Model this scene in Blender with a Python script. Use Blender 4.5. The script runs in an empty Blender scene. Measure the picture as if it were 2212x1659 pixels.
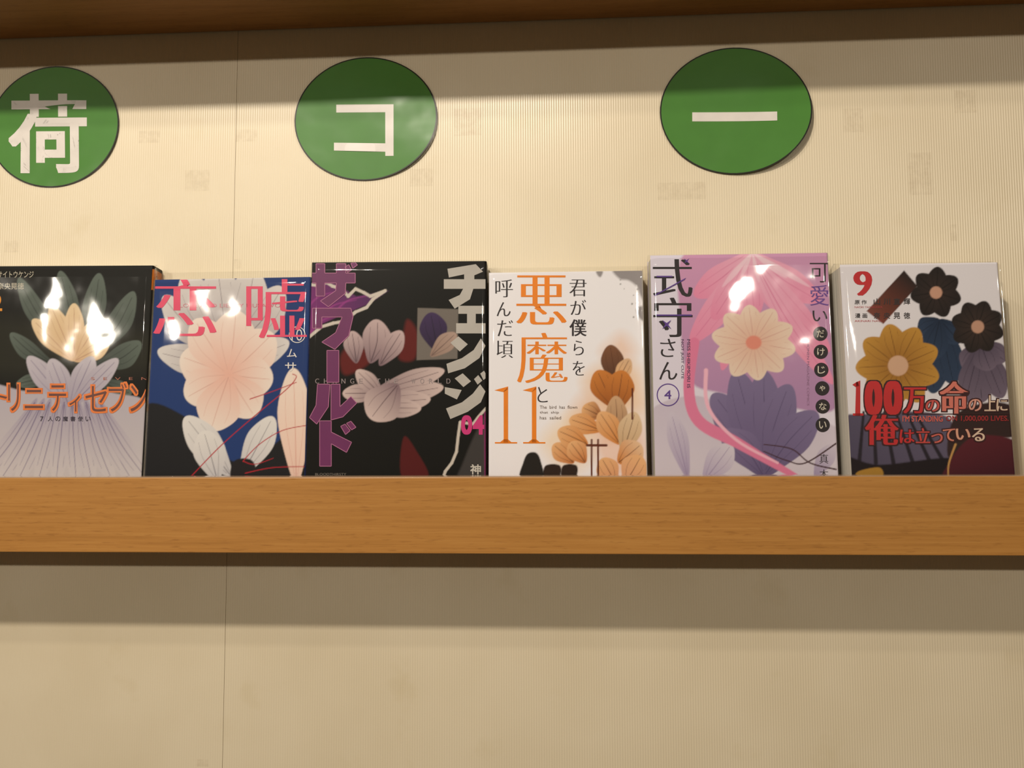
import bpy, math, random
import numpy as np
from mathutils import Vector, Matrix

# ------------------------------------------------------------------ camera
SC = bpy.context.scene
COL = SC.collection
FPX, CX, CY = 1661.0, 1106.0, 829.5          # focal length and centre in photo pixels
CAM = np.array([0.0, -0.60, 1.40])           # wall face is the plane y = 0
AX = np.array([30100.0, -255.0, -1661.0]); AX /= np.linalg.norm(AX)      # world X in camera axes
_c = 0.0706
AZ = np.array([(-255 + 1661 * _c) / 30100, -1.0, _c]); AZ /= np.linalg.norm(AZ)
AY = np.cross(AZ, AX)

cam_d = bpy.data.cameras.new('camera')
cam_d.sensor_width = 36.0
cam_d.lens = FPX / 2212.0 * 36.0
cam_d.clip_start = 0.01
cam = bpy.data.objects.new('camera', cam_d)
COL.objects.link(cam)
cam.matrix_world = Matrix((
    (AX[0], -AX[1], -AX[2], CAM[0]),
    (AY[0], -AY[1], -AY[2], CAM[1]),
    (AZ[0], -AZ[1], -AZ[2], CAM[2]),
    (0, 0, 0, 1)))
SC.camera = cam

# ------------------------------------------------------------------ world, lamps, exposure
w = bpy.data.worlds.new('world'); SC.world = w
w.use_nodes = True
w.node_tree.nodes['Background'].inputs[0].default_value = (1.0, 0.80, 0.50, 1)
w.node_tree.nodes['Background'].inputs[1].default_value = 0.095

def lamp(name, x, y, z, power, radius, col=(1.0, 0.905, 0.765)):
    d = bpy.data.lights.new(name, 'AREA')
    d.shape = 'DISK'; d.size = radius * 2; d.energy = power; d.color = col
    o = bpy.data.objects.new(name, d); COL.objects.link(o)
    o.location = (x, y, z)
    o.rotation_euler = (Vector((-0.05, 0, 1.45)) - o.location).to_track_quat('-Z', 'Y').to_euler()
    return o
lamp('ceiling_downlight_far', -3.0, -4.95, 2.86, 54, 0.065)
lamp('ceiling_downlight_aisle', 1.65, -4.95, 2.86, 36, 0.055)
lamp('ceiling_downlight_near', -0.40, -0.975, 2.25, 11.3, 0.028)
lamp('ceiling_downlight_close', -0.60, -0.81, 2.25, 2.2, 0.02)

SC.view_settings.view_transform = 'Standard'
SC.view_settings.look = 'None'
SC.view_settings.gamma = 1
SC.view_settings.use_curve_mapping = False
SC.view_settings.exposure = 0.0

# ------------------------------------------------------------------ helpers
def ray(px, py):
    d = np.array([px - CX, py - CY, FPX])
    return np.array([d @ AX, d @ AY, d @ AZ])
def on_plane(px, py, p0, n):
    r = ray(px, py)
    return CAM + r * (((p0 - CAM) @ n) / (r @ n))
def on_y(px, py, y=0.0):
    return on_plane(px, py, np.array([0, y, 0.0]), np.array([0, 1.0, 0]))
def project(P):                       # (N,3) world -> (N,2) photo pixels
    d = P - CAM
    cx = d[:, 0] * AX[0] + d[:, 1] * AY[0] + d[:, 2] * AZ[0]
    cy = d[:, 0] * AX[1] + d[:, 1] * AY[1] + d[:, 2] * AZ[1]
    cz = d[:, 0] * AX[2] + d[:, 1] * AY[2] + d[:, 2] * AZ[2]
    return np.stack([CX + FPX * cx / cz, CY + FPX * cy / cz], 1)
def lin(c):
    c = np.asarray(c, float) / 255.0
    return np.where(c <= 0.04045, c / 12.92, ((c + 0.055) / 1.055) ** 2.4)
def lin4(c):
    l = lin(c); return (float(l[0]), float(l[1]), float(l[2]), 1.0)

def mesh_obj(name, verts, faces, mats, parent=None, fmat=None, smooth=False):
    me = bpy.data.meshes.new(name)
    me.from_pydata([tuple(map(float, v)) for v in verts], [], faces)
    for m in (mats if isinstance(mats, (list, tuple)) else [mats]):
        me.materials.append(m)
    if fmat is not None:
        me.polygons.foreach_set('material_index', fmat)
    if smooth:
        me.polygons.foreach_set('use_smooth', [True] * len(me.polygons))
    me.update()
    o = bpy.data.objects.new(name, me); COL.objects.link(o)
    o.parent = parent
    return o
def box_geo(x0, x1, y0, y1, z0, z1):
    v = [(x0, y0, z0), (x1, y0, z0), (x1, y1, z0), (x0, y1, z0),
         (x0, y0, z1), (x1, y0, z1), (x1, y1, z1), (x0, y1, z1)]
    f = [(0, 3, 2, 1), (4, 5, 6, 7), (0, 1, 5, 4), (1, 2, 6, 5), (2, 3, 7, 6), (3, 0, 4, 7)]
    return v, f
def box(name, x0, x1, y0, y1, z0, z1, m, parent=None, bevel=0.0):
    v, f = box_geo(x0, x1, y0, y1, z0, z1)
    o = mesh_obj(name, v, f, m, parent)
    if bevel:
        b = o.modifiers.new('bevel', 'BEVEL'); b.width = bevel; b.segments = 2
    return o
def empty(name, loc=(0, 0, 0)):
    o = bpy.data.objects.new(name, None); COL.objects.link(o)
    o.location = loc; o.empty_display_size = 0.02
    return o
def tag(o, label=None, cat=None, group=None, kind=None):
    if label: o['label'] = label
    if cat: o['category'] = cat
    if group: o['group'] = group
    if kind: o['kind'] = kind
    return o

# ------------------------------------------------------------------ materials
def nodes_of(name):
    m = bpy.data.materials.new(name); m.use_nodes = True
    nt = m.node_tree
    return m, nt, nt.nodes['Principled BSDF'], nt.nodes, nt.links
def ink(name, rgb, rough=0.45, var=0.05):
    m, nt, b, N, L = nodes_of(name)
    n = N.new('ShaderNodeTexNoise'); n.inputs['Scale'].default_value = 60
    tc = N.new('ShaderNodeTexCoord'); L.new(tc.outputs['Object'], n.inputs['Vector'])
    r = N.new('ShaderNodeValToRGB')
    c = lin(rgb)
    r.color_ramp.elements[0].color = (*(c * (1 - var)), 1); r.color_ramp.elements[0].position = 0.3
    r.color_ramp.elements[1].color = (*np.minimum(1, c * (1 + var)), 1); r.color_ramp.elements[1].position = 0.7
    L.new(n.outputs['Fac'], r.inputs['Fac']); L.new(r.outputs['Color'], b.inputs['Base Color'])
    b.inputs['Roughness'].default_value = rough
    b.inputs['Specular IOR Level'].default_value = 0.3
    return m
_inks = {}
def inkc(rgb):
    k = tuple(rgb)
    if k not in _inks: _inks[k] = ink('printed_ink_%d' % len(_inks), rgb)
    return _inks[k]

def mat_wall():
    m, nt, b, N, L = nodes_of('corrugated_cream_plastic')
    tc = N.new('ShaderNodeTexCoord')
    big = N.new('ShaderNodeTexNoise'); big.inputs['Scale'].default_value = 9; big.inputs['Detail'].default_value = 5
    L.new(tc.outputs['Object'], big.inputs['Vector'])
    r = N.new('ShaderNodeValToRGB')
    r.color_ramp.elements[0].position = 0.25; r.color_ramp.elements[0].color = lin4((220, 205, 176))
    r.color_ramp.elements[1].position = 0.62; r.color_ramp.elements[1].color = lin4((228, 214, 187))
    L.new(big.outputs['Fac'], r.inputs['Fac'])
    # grubby marks
    st = N.new('ShaderNodeTexNoise'); st.inputs['Scale'].default_value = 22; st.inputs['Detail'].default_value = 6
    L.new(tc.outputs['Object'], st.inputs['Vector'])
    rs = N.new('ShaderNodeValToRGB')
    rs.color_ramp.elements[0].position = 0.62; rs.color_ramp.elements[0].color = (0, 0, 0, 1)
    rs.color_ramp.elements[1].position = 0.85; rs.color_ramp.elements[1].color = (0.5, 0.5, 0.5, 1)
    L.new(st.outputs['Fac'], rs.inputs['Fac'])
    mx = N.new('ShaderNodeMix'); mx.data_type = 'RGBA'
    L.new(rs.outputs['Color'], mx.inputs['Factor']); L.new(r.outputs['Color'], mx.inputs['A'])
    mx.inputs['B'].default_value = lin4((204, 186, 146))
    L.new(mx.outputs['Result'], b.inputs['Base Color'])
    # vertical flutes, 1.9 mm apart
    wv = N.new('ShaderNodeTexWave'); wv.bands_direction = 'X'; wv.wave_profile = 'SIN'
    wv.inputs['Scale'].default_value = math.pi * 2 / 20 / 0.0019
    wv.inputs['Distortion'].default_value = 0.0
    L.new(tc.outputs['Object'], wv.inputs['Vector'])
    bp = N.new('ShaderNodeBump'); bp.inputs['Strength'].default_value = 1.0; bp.inputs['Distance'].default_value = 0.00012
    L.new(wv.outputs['Fac'], bp.inputs['Height'])
    fine = N.new('ShaderNodeTexNoise'); fine.inputs['Scale'].default_value = 900
    L.new(tc.outputs['Object'], fine.inputs['Vector'])
    bp2 = N.new('ShaderNodeBump'); bp2.inputs['Strength'].default_value = 0.15; bp2.inputs['Distance'].default_value = 0.0001
    L.new(fine.outputs['Fac'], bp2.inputs['Height']); L.new(bp.outputs['Normal'], bp2.inputs['Normal'])
    L.new(bp2.outputs['Normal'], b.inputs['Normal'])
    b.inputs['Roughness'].default_value = 0.3
    b.inputs['Specular IOR Level'].default_value = 0.45
    return m
def mat_wood(name, c0, c1, c2, rough=0.42):
    m, nt, b, N, L = nodes_of(name)
    tc = N.new('ShaderNodeTexCoord')
    mp = N.new('ShaderNodeMapping'); mp.inputs['Scale'].default_value = (4, 60, 170)
    L.new(tc.outputs['Object'], mp.inputs['Vector'])
    n = N.new('ShaderNodeTexNoise'); n.inputs['Scale'].default_value = 3.0; n.inputs['Detail'].default_value = 7; n.inputs['Roughness'].default_value = 0.62
    n.inputs['Distortion'].default_value = 0.5
    L.new(mp.outputs['Vector'], n.inputs['Vector'])
    r = N.new('ShaderNodeValToRGB')
    r.color_ramp.elements[0].position = 0.28; r.color_ramp.elements[0].color = lin4(c0)
    r.color_ramp.elements[1].position = 0.75; r.color_ramp.elements[1].color = lin4(c2)
    e = r.color_ramp.elements.new(0.5); e.color = lin4(c1)
    L.new(n.outputs['Fac'], r.inputs['Fac'])
    mp2 = N.new('ShaderNodeMapping'); mp2.inputs['Scale'].default_value = (55, 300, 420)
    L.new(tc.outputs['Object'], mp2.inputs['Vector'])
    n2 = N.new('ShaderNodeTexNoise'); n2.inputs['Scale'].default_value = 1.6; n2.inputs['Detail'].default_value = 2
    L.new(mp2.outputs['Vector'], n2.inputs['Vector'])
    r2 = N.new('ShaderNodeValToRGB')
    r2.color_ramp.elements[0].position = 0.58; r2.color_ramp.elements[0].color = (1, 1, 1, 1)
    r2.color_ramp.elements[1].position = 0.74; r2.color_ramp.elements[1].color = (0.74, 0.69, 0.62, 1)
    L.new(n2.outputs['Fac'], r2.inputs['Fac'])
    mx = N.new('ShaderNodeMix'); mx.data_type = 'RGBA'; mx.blend_type = 'MULTIPLY'; mx.inputs['Factor'].default_value = 0.75
    L.new(r.outputs['Color'], mx.inputs['A']); L.new(r2.outputs['Color'], mx.inputs['B'])
    L.new(mx.outputs['Result'], b.inputs['Base Color'])
    b.inputs['Roughness'].default_value = rough
    return m
def mat_sleeve(name, seed=0.0, gloss=0.05):
    m = bpy.data.materials.new(name); m.use_nodes = True
    nt = m.node_tree; N, L = nt.nodes, nt.links; N.clear()
    out = N.new('ShaderNodeOutputMaterial'); mix = N.new('ShaderNodeMixShader')
    tr = N.new('ShaderNodeBsdfTransparent'); tr.inputs[0].default_value = (0.975, 0.975, 0.97, 1)
    gl = N.new('ShaderNodeBsdfGlossy'); gl.inputs['Roughness'].default_value = gloss
    lw = N.new('ShaderNodeLayerWeight'); lw.inputs['Blend'].default_value = 0.5
    pw = N.new('ShaderNodeMath'); pw.operation = 'POWER'; pw.inputs[1].default_value = 5.0
    fr = N.new('ShaderNodeMath'); fr.operation = 'MULTIPLY_ADD'; fr.inputs[1].default_value = 0.55; fr.inputs[2].default_value = 0.038
    L.new(lw.outputs['Facing'], pw.inputs[0]); L.new(pw.outputs[0], fr.inputs[0])
    tc = N.new('ShaderNodeTexCoord')
    mp = N.new('ShaderNodeMapping'); mp.inputs['Location'].default_value = (seed, seed * 1.7, seed * 0.6)
    no = N.new('ShaderNodeTexNoise'); no.inputs['Scale'].default_value = 26; no.inputs['Detail'].default_value = 1.5
    bp = N.new('ShaderNodeBump'); bp.inputs['Strength'].default_value = 0.5; bp.inputs['Distance'].default_value = 0.0016
    L.new(tc.outputs['Object'], mp.inputs['Vector']); L.new(mp.outputs['Vector'], no.inputs['Vector'])
    L.new(no.outputs['Fac'], bp.inputs['Height'])
    L.new(bp.outputs['Normal'], gl.inputs['Normal'])
    L.new(fr.outputs[0], mix.inputs['Fac']); L.new(tr.outputs[0], mix.inputs[1]); L.new(gl.outputs[0], mix.inputs[2])
    L.new(mix.outputs[0], out.inputs['Surface'])
    return m
def mat_cover():
    m, nt, b, N, L = nodes_of('printed_cover_paper')
    a = N.new('ShaderNodeVertexColor'); a.layer_name = 'Col'
    L.new(a.outputs['Color'], b.inputs['Base Color'])
    b.inputs['Roughness'].default_value = 0.45
    b.inputs['Specular IOR Level'].default_value = 0.15
    return m
def mat_pages():
    m, nt, b, N, L = nodes_of('page_edges')
    tc = N.new('ShaderNodeTexCoord')
    mp = N.new('ShaderNodeMapping'); mp.inputs['Scale'].default_value = (30, 3000, 4)
    L.new(tc.outputs['Object'], mp.inputs['Vector'])
    n = N.new('ShaderNodeTexNoise'); n.inputs['Scale'].default_value = 1.0; n.inputs['Detail'].default_value = 3
    L.new(mp.outputs['Vector'], n.inputs['Vector'])
    r = N.new('ShaderNodeValToRGB')
    r.color_ramp.elements[0].position = 0.34; r.color_ramp.elements[0].color = lin4((150, 147, 138))
    r.color_ramp.elements[1].position = 0.58; r.color_ramp.elements[1].color = lin4((228, 222, 208))
    L.new(n.outputs['Fac'], r.inputs['Fac']); L.new(r.outputs['Color'], b.inputs['Base Color'])
    b.inputs['Roughness'].default_value = 0.8
    return m

M_WALL = mat_wall()
M_WOOD = mat_wood('beech_laminate', (166, 113, 50), (179, 124, 58), (189, 135, 68))
M_WOOD_SHADED = mat_wood('beech_laminate_shaded', (140, 96, 46), (152, 106, 54), (162, 116, 62), 0.5)  # same laminate as the lower ledge, underside shade mixed into the colour
M_BAND = ink('glossy_edge_band', (176, 146, 118), 0.1, 0.08)
M_GAP = ink('gap_shade', (42, 34, 26), 0.9)
M_BACK = ink('panel_backing', (150, 128, 92), 0.9)
M_FLOOR = ink('floor_vinyl', (112, 100, 84), 0.5)
M_COVER = mat_cover()
M_PAGES = mat_pages()
M_LAMINATE = mat_sleeve('laminate_film', 3.0, 0.12)

# ------------------------------------------------------------------ setting
Z0 = CAM[2]
SHELF_Z = Z0 + 0.3363        # underside of the upper ledge
LIP_TOP, LIP_BOT = Z0 - 0.0263, Z0 - 0.0793
LIP_F, LIP_B = -0.065, -0.047
TROUGH = Z0 - 0.0560         # what the books stand on
XL, XR = -1.55, 1.45
SEAM = -0.2586

wall = tag(box('wall_back', XL, XR, 0.004, 0.02, 0.0, 2.5, M_BACK), 'wall behind the display ledges, faced with fluted cream plastic panels', kind='structure')
for i, (x0, x1) in enumerate(((XL, SEAM - 0.00016), (SEAM + 0.00016, 0.6523), (0.6526, XR))):
    box('panel', x0, x1, 0.0, 0.004, 0.0, 2.5, M_WALL, wall)
tag(box('floor', XL - 2, XR + 2, -6.0, 0.02, -0.02, 0.0, M_FLOOR), kind='structure')

# old tape marks on the panels
def mat_residue():
    m, nt, b, N, L = nodes_of('tape_residue')
    tc = N.new('ShaderNodeTexCoord'); n = N.new('ShaderNodeTexNoise'); n.inputs['Scale'].default_value = 160
    n.inputs['Detail'].default_value = 5; n.inputs['Roughness'].default_value = 0.7
    L.new(tc.outputs['Object'], n.inputs['Vector'])
    r = N.new('ShaderNodeValToRGB')
    r.color_ramp.elements[0].position = 0.35; r.color_ramp.elements[0].color = (0, 0, 0, 1)
    r.color_ramp.elements[1].position = 0.75; r.color_ramp.elements[1].color = (0.12, 0.12, 0.12, 1)
    L.new(n.outputs['Fac'], r.inputs['Fac']); L.new(r.outputs['Color'], b.inputs['Alpha'])
    b.inputs['Base Color'].default_value = lin4((150, 122, 80)); b.inputs['Roughness'].default_value = 0.7
    return m
M_RES = mat_residue()
for (x0, y0, x1, y1) in ((2060, 195, 2110, 243), (400, 368, 452, 412), (300, 283, 345, 308), (1820, 235, 1865, 285),
                         (1960, 330, 2015, 420), (505, 560, 521, 580), (1420, 395, 1525, 430), (980, 235, 1040, 292),
                         (510, 280, 555, 305), (2052, 485, 2068, 520), (10, 520, 40, 545), (425, 1640, 450, 1656), (885, 365, 935, 402)):
    a = on_y(x0, y0, -0.0002); c = on_y(x1, y1, -0.0002)
    mesh_obj('tape_mark', [(a[0], -.0002, c[2]), (c[0], -.0002, c[2]), (c[0], -.0002, a[2]), (a[0], -.0002, a[2])], [(0, 1, 2, 3)], M_RES, wall)

# ------------------------------------------------------------------ ledges
led = tag(empty('display_ledge', (0, 0, LIP_BOT)), 'beech laminate ledge with a raised front lip, holding the six books', 'ledge')
def pbox(name, x0, x1, y0, y1, z0, z1, m, p, bevel=0.0):
    o = box(name, x0, x1, y0, y1, z0 - p.location.z, z1 - p.location.z, m, p, bevel)
    return o
pbox('front_lip', XL, XR, LIP_F, LIP_B, LIP_BOT, LIP_TOP - 0.0006, M_WOOD, led, 0.0005)
pbox('edge_band', XL, XR, LIP_F + 0.0004, LIP_B, LIP_TOP - 0.0006, LIP_TOP, M_BAND, led)
pbox('shelf_board', XL, XR, LIP_B, -0.0005, TROUGH - 0.015, TROUGH, M_WOOD, led)

UP_D = 0.108
up = tag(empty('upper_ledge', (0, 0, SHELF_Z)), 'beech laminate ledge seen from below, above the green signs', 'ledge')
pbox('shelf_board', XL, XR, -UP_D + 0.018, -0.0016, SHELF_Z, SHELF_Z + 0.015, M_WOOD_SHADED, up)
pbox('front_lip', XL, XR, -UP_D, -UP_D + 0.018, SHELF_Z, SHELF_Z + 0.053, M_WOOD_SHADED, up, 0.0005)
pbox('gap_shade_strip', XL, XR, -0.0016, -0.0002, SHELF_Z + 0.004, SHELF_Z + 0.015, M_GAP, up)  # dark strip filling the slot, its colour stands for the gap's shade

# ------------------------------------------------------------------ glyph outlines as flat meshes
_gl = {}
def glyph_area(v, f):
    s = 0.0
    for q in f:
        for i in range(1, len(q) - 1):
            a, b, c = v[q[0]], v[q[i]], v[q[i + 1]]
            s += abs((b[0] - a[0]) * (c[1] - a[1]) - (b[1] - a[1]) * (c[0] - a[0])) / 2
    return s
def glyph(text, offset=0.0, space=1.0):
    """flat outline; a positive offset thickens by overlaid shifted copies, a negative one thins"""
    k = (text, offset, space)
    if k in _gl: return _gl[k]
    if offset > 0:
        v, f = glyph(text, 0.0, space)
        vs, fs = [v], list(f)
        for j, dxy in enumerate([(max(-1, min(1, 1.42 * math.cos(k * math.pi / 8 + math.pi / 4))), max(-1, min(1, 1.42 * math.sin(k * math.pi / 8 + math.pi / 4)))) for k in range(16)]):
            fs += [tuple(i + len(v) * (j + 1) for i in q) for q in f]
            vs.append(v + offset * np.array(dxy))
        _gl[k] = (np.concatenate(vs), fs)
        return _gl[k]
    if offset < 0:
        for o_ in (offset, offset * .7, offset * .4):
            r_ = raw_glyph(text, o_, space); z_ = raw_glyph(text, 0.0, space)
            per = glyph_area(*raw_glyph(text, o_ * .5, space))
            a0, a1 = glyph_area(*z_), glyph_area(*r_)
            if abs((a0 + a1) / 2 - per) < .06 * a0 and a1 > .4 * a0:
                _gl[k] = r_
                return r_
        _gl[k] = glyph(text, 0.0, space)
        return _gl[k]
    _gl[k] = raw_glyph(text, 0.0, space)
    return _gl[k]
def raw_glyph(text, offset, space):
    c = bpy.data.curves.new('tmp_text', 'FONT'); c.body = text; c.size = 1; c.resolution_u = 4
    c.offset = offset; c.space_character = space
    o = bpy.data.objects.new('tmp_text', c); COL.objects.link(o)
    dg = bpy.context.evaluated_depsgraph_get(); ev = o.evaluated_get(dg); me = ev.to_mesh()
    v = np.array([x.co[:2] for x in me.vertices]); f = [tuple(p.vertices) for p in me.polygons]
    ev.to_mesh_clear(); bpy.data.objects.remove(o); bpy.data.curves.remove(c)
    return v, f
def raw_count(text):
    if text not in _cnt: _cnt[text] = range(len(raw_glyph(text, 0.0, 1.0)[0]))
    return _cnt[text]
_cnt = {}
class Print:
    """collects flat print in photo pixels, later laid on a cover plane"""
    def __init__(self): self.v, self.f, self.m, self.mats, self.n = [], [], [], [], []
    def add(self, v, f, rgb, lift):
        m = inkc(rgb)
        if m not in self.mats: self.mats.append(m)
        b = len(self.v)
        self.v += [tuple(p) for p in v]; self.n += list(np.zeros(len(v)) + lift)
        self.f += [tuple(i + b for i in q) for q in f]; self.m += [self.mats.index(m)] * len(f)
    def text(self, s, x0, y0, x1, y1, rgb, off=0.0, contrast=0.0, lift=1, space=1.0, rot=False, skew=0.0, copies=4):
        v, f = glyph(s, off, space)
        v = v.copy()
        if contrast:
            vs, fs = [], []
            for k in range(copies):
                fs += [tuple(i + len(v) * k for i in q) for q in f]
                vs.append(v + np.array([contrast * (k / (copies - 1) - .5), 0]))
            v, f = np.concatenate(vs), fs
        base = max(1, len(raw_count(s)))
        lo, hi = v.min(0), v.max(0)
        lift = lift + .9 * (np.arange(len(v)) // base) / 60.0
        t = (v - lo) / np.maximum(hi - lo, 1e-6)
        if rot:      # reads downwards
            x = x0 + t[:, 1] * (x1 - x0); y = y0 + t[:, 0] * (y1 - y0)
        else:
            x = x0 + t[:, 0] * (x1 - x0); y = y1 - t[:, 1] * (y1 - y0)
        x = x + skew * (t[:, 1] - .5) * (y1 - y0)
        self.add(np.stack([x, y], 1), f, rgb, lift)
    def poly(self, pts, rgb, lift=1): self.add(pts, [tuple(range(len(pts)))[::-1]], rgb, lift)
    def rect(self, x0, y0, x1, y1, rgb, lift=1): self.poly([(x0, y0), (x1, y0), (x1, y1), (x0, y1)], rgb, lift)
    def disc(self, x, y, r, rgb, lift=1, n=28):
        self.poly([(x + r * math.cos(a), y + r * math.sin(a)) for a in np.linspace(0, 2 * math.pi, n, endpoint=False)], rgb, lift)
    def ring(self, x, y, r, wd, rgb, lift=1, n=36):
        a = np.linspace(0, 2 * math.pi, n, endpoint=False)
        v = [(x + (r + s * wd / 2) * math.cos(t), y + (r + s * wd / 2) * math.sin(t)) for t in a for s in (-1, 1)]
        f = [(2 * i, 2 * i + 1, (2 * i + 3) % (2 * n), (2 * i + 2) % (2 * n)) for i in range(n)]
        self.add(v, f, rgb, lift)
    def star(self, x, y, r, rgb, lift=1):
        self.poly([(x + (r if k % 2 == 0 else r * .22) * math.cos(k * math.pi / 4 - math.pi / 4),
                    y + (r if k % 2 == 0 else r * .22) * math.sin(k * math.pi / 4 - math.pi / 4)) for k in range(8)], rgb, lift)
    def build(self, name, to_world, parent):
        V = [to_world(p[0], p[1], l) for p, l in zip(self.v, self.n)]
        return mesh_obj(name, V, self.f, self.mats, parent, self.m)

# ------------------------------------------------------------------ round signs
def sign(px, py, rx, ry, label, draw, lift_right=0.0):
    c = on_y(px, py); L = on_y(px - rx, py); R = on_y(px + rx, py); T = on_y(px, py - ry); B = on_y(px, py + ry)
    ax = (R[0] - L[0]) / 2; az = (T[2] - B[2]) / 2; cx = (R[0] + L[0]) / 2; cz = (T[2] + B[2]) / 2
    root = tag(empty('round_sign', (cx, 0, cz)), label, 'sign', 'green laminated character signs')
    def surf(x, z, n):                       # local height off the wall
        u = x / ax; v = z / az
        return -(0.0006 + n + lift_right * max(0, u * .8 - v * .45 - .1) ** 2 + 0.0004 * math.sin(3 * u + 2 * v))
    def ell(name, kr, n, m, r0=0.0, rings=10, seg=72):
        vs, fs = [], []
        rr = np.linspace(r0, kr, rings + 1)
        for r in rr:
            for k in range(seg):
                a = 2 * math.pi * k / seg
                x, z = ax * r * math.cos(a), az * r * math.sin(a)
                vs.append((x, surf(x, z, n), z))
        for i in range(rings):
            for k in range(seg):
                a, b = i * seg + k, i * seg + (k + 1) % seg
                fs.append((a, b, b + seg, a + seg))
        return mesh_obj(name, vs, fs, m, root, smooth=True)
    ell('paper_disc', 0.985, 0.0004, M_GREEN)
    ell('outline_ring', 1.0, 0.00046, inkc((22, 24, 16)), 0.982, 1)
    p = Print(); draw(p)
    def tw(x, y, l):
        q = on_y(x, y); X, Z = q[0] - cx, q[2] - cz
        return (X, surf(X, Z, 0.00042 + 0.0001 * l), Z)
    ch = p.build('printed_character', tw, root)
    o = ell('laminate', 1.025, 0.0007, M_LAMINATE)
    return root
M_GREEN = ink('green_print', (74, 132, 50), 0.5, 0.03)
WHITE = (230, 223, 218)
def d1(p): p.text('荷', 20, 204, 190, 375, WHITE, off=0.018)
def d2(p):
    p.rect(727, 227, 851, 244, WHITE); p.rect(833, 243, 851, 338, WHITE); p.poly([(722, 309), (834, 311), (834, 329), (722, 326)], WHITE)
def d3(p):
    for k in range(14):
        a, b = 1495 + 13 * k, 1495 + 13 * (k + 1)
        p.rect(a, 243.5, b, 263, WHITE)
sign(118, 275, 140, 130, 'green round sign with a many-stroked white kanji', d1)
sign(791, 258, 154, 132.5, 'green round sign with a white squared bracket-like kana', d2, 0.0015)
sign(1588, 241, 163, 136.5, 'green round sign with a single white horizontal bar', d3, 0.006)

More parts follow.
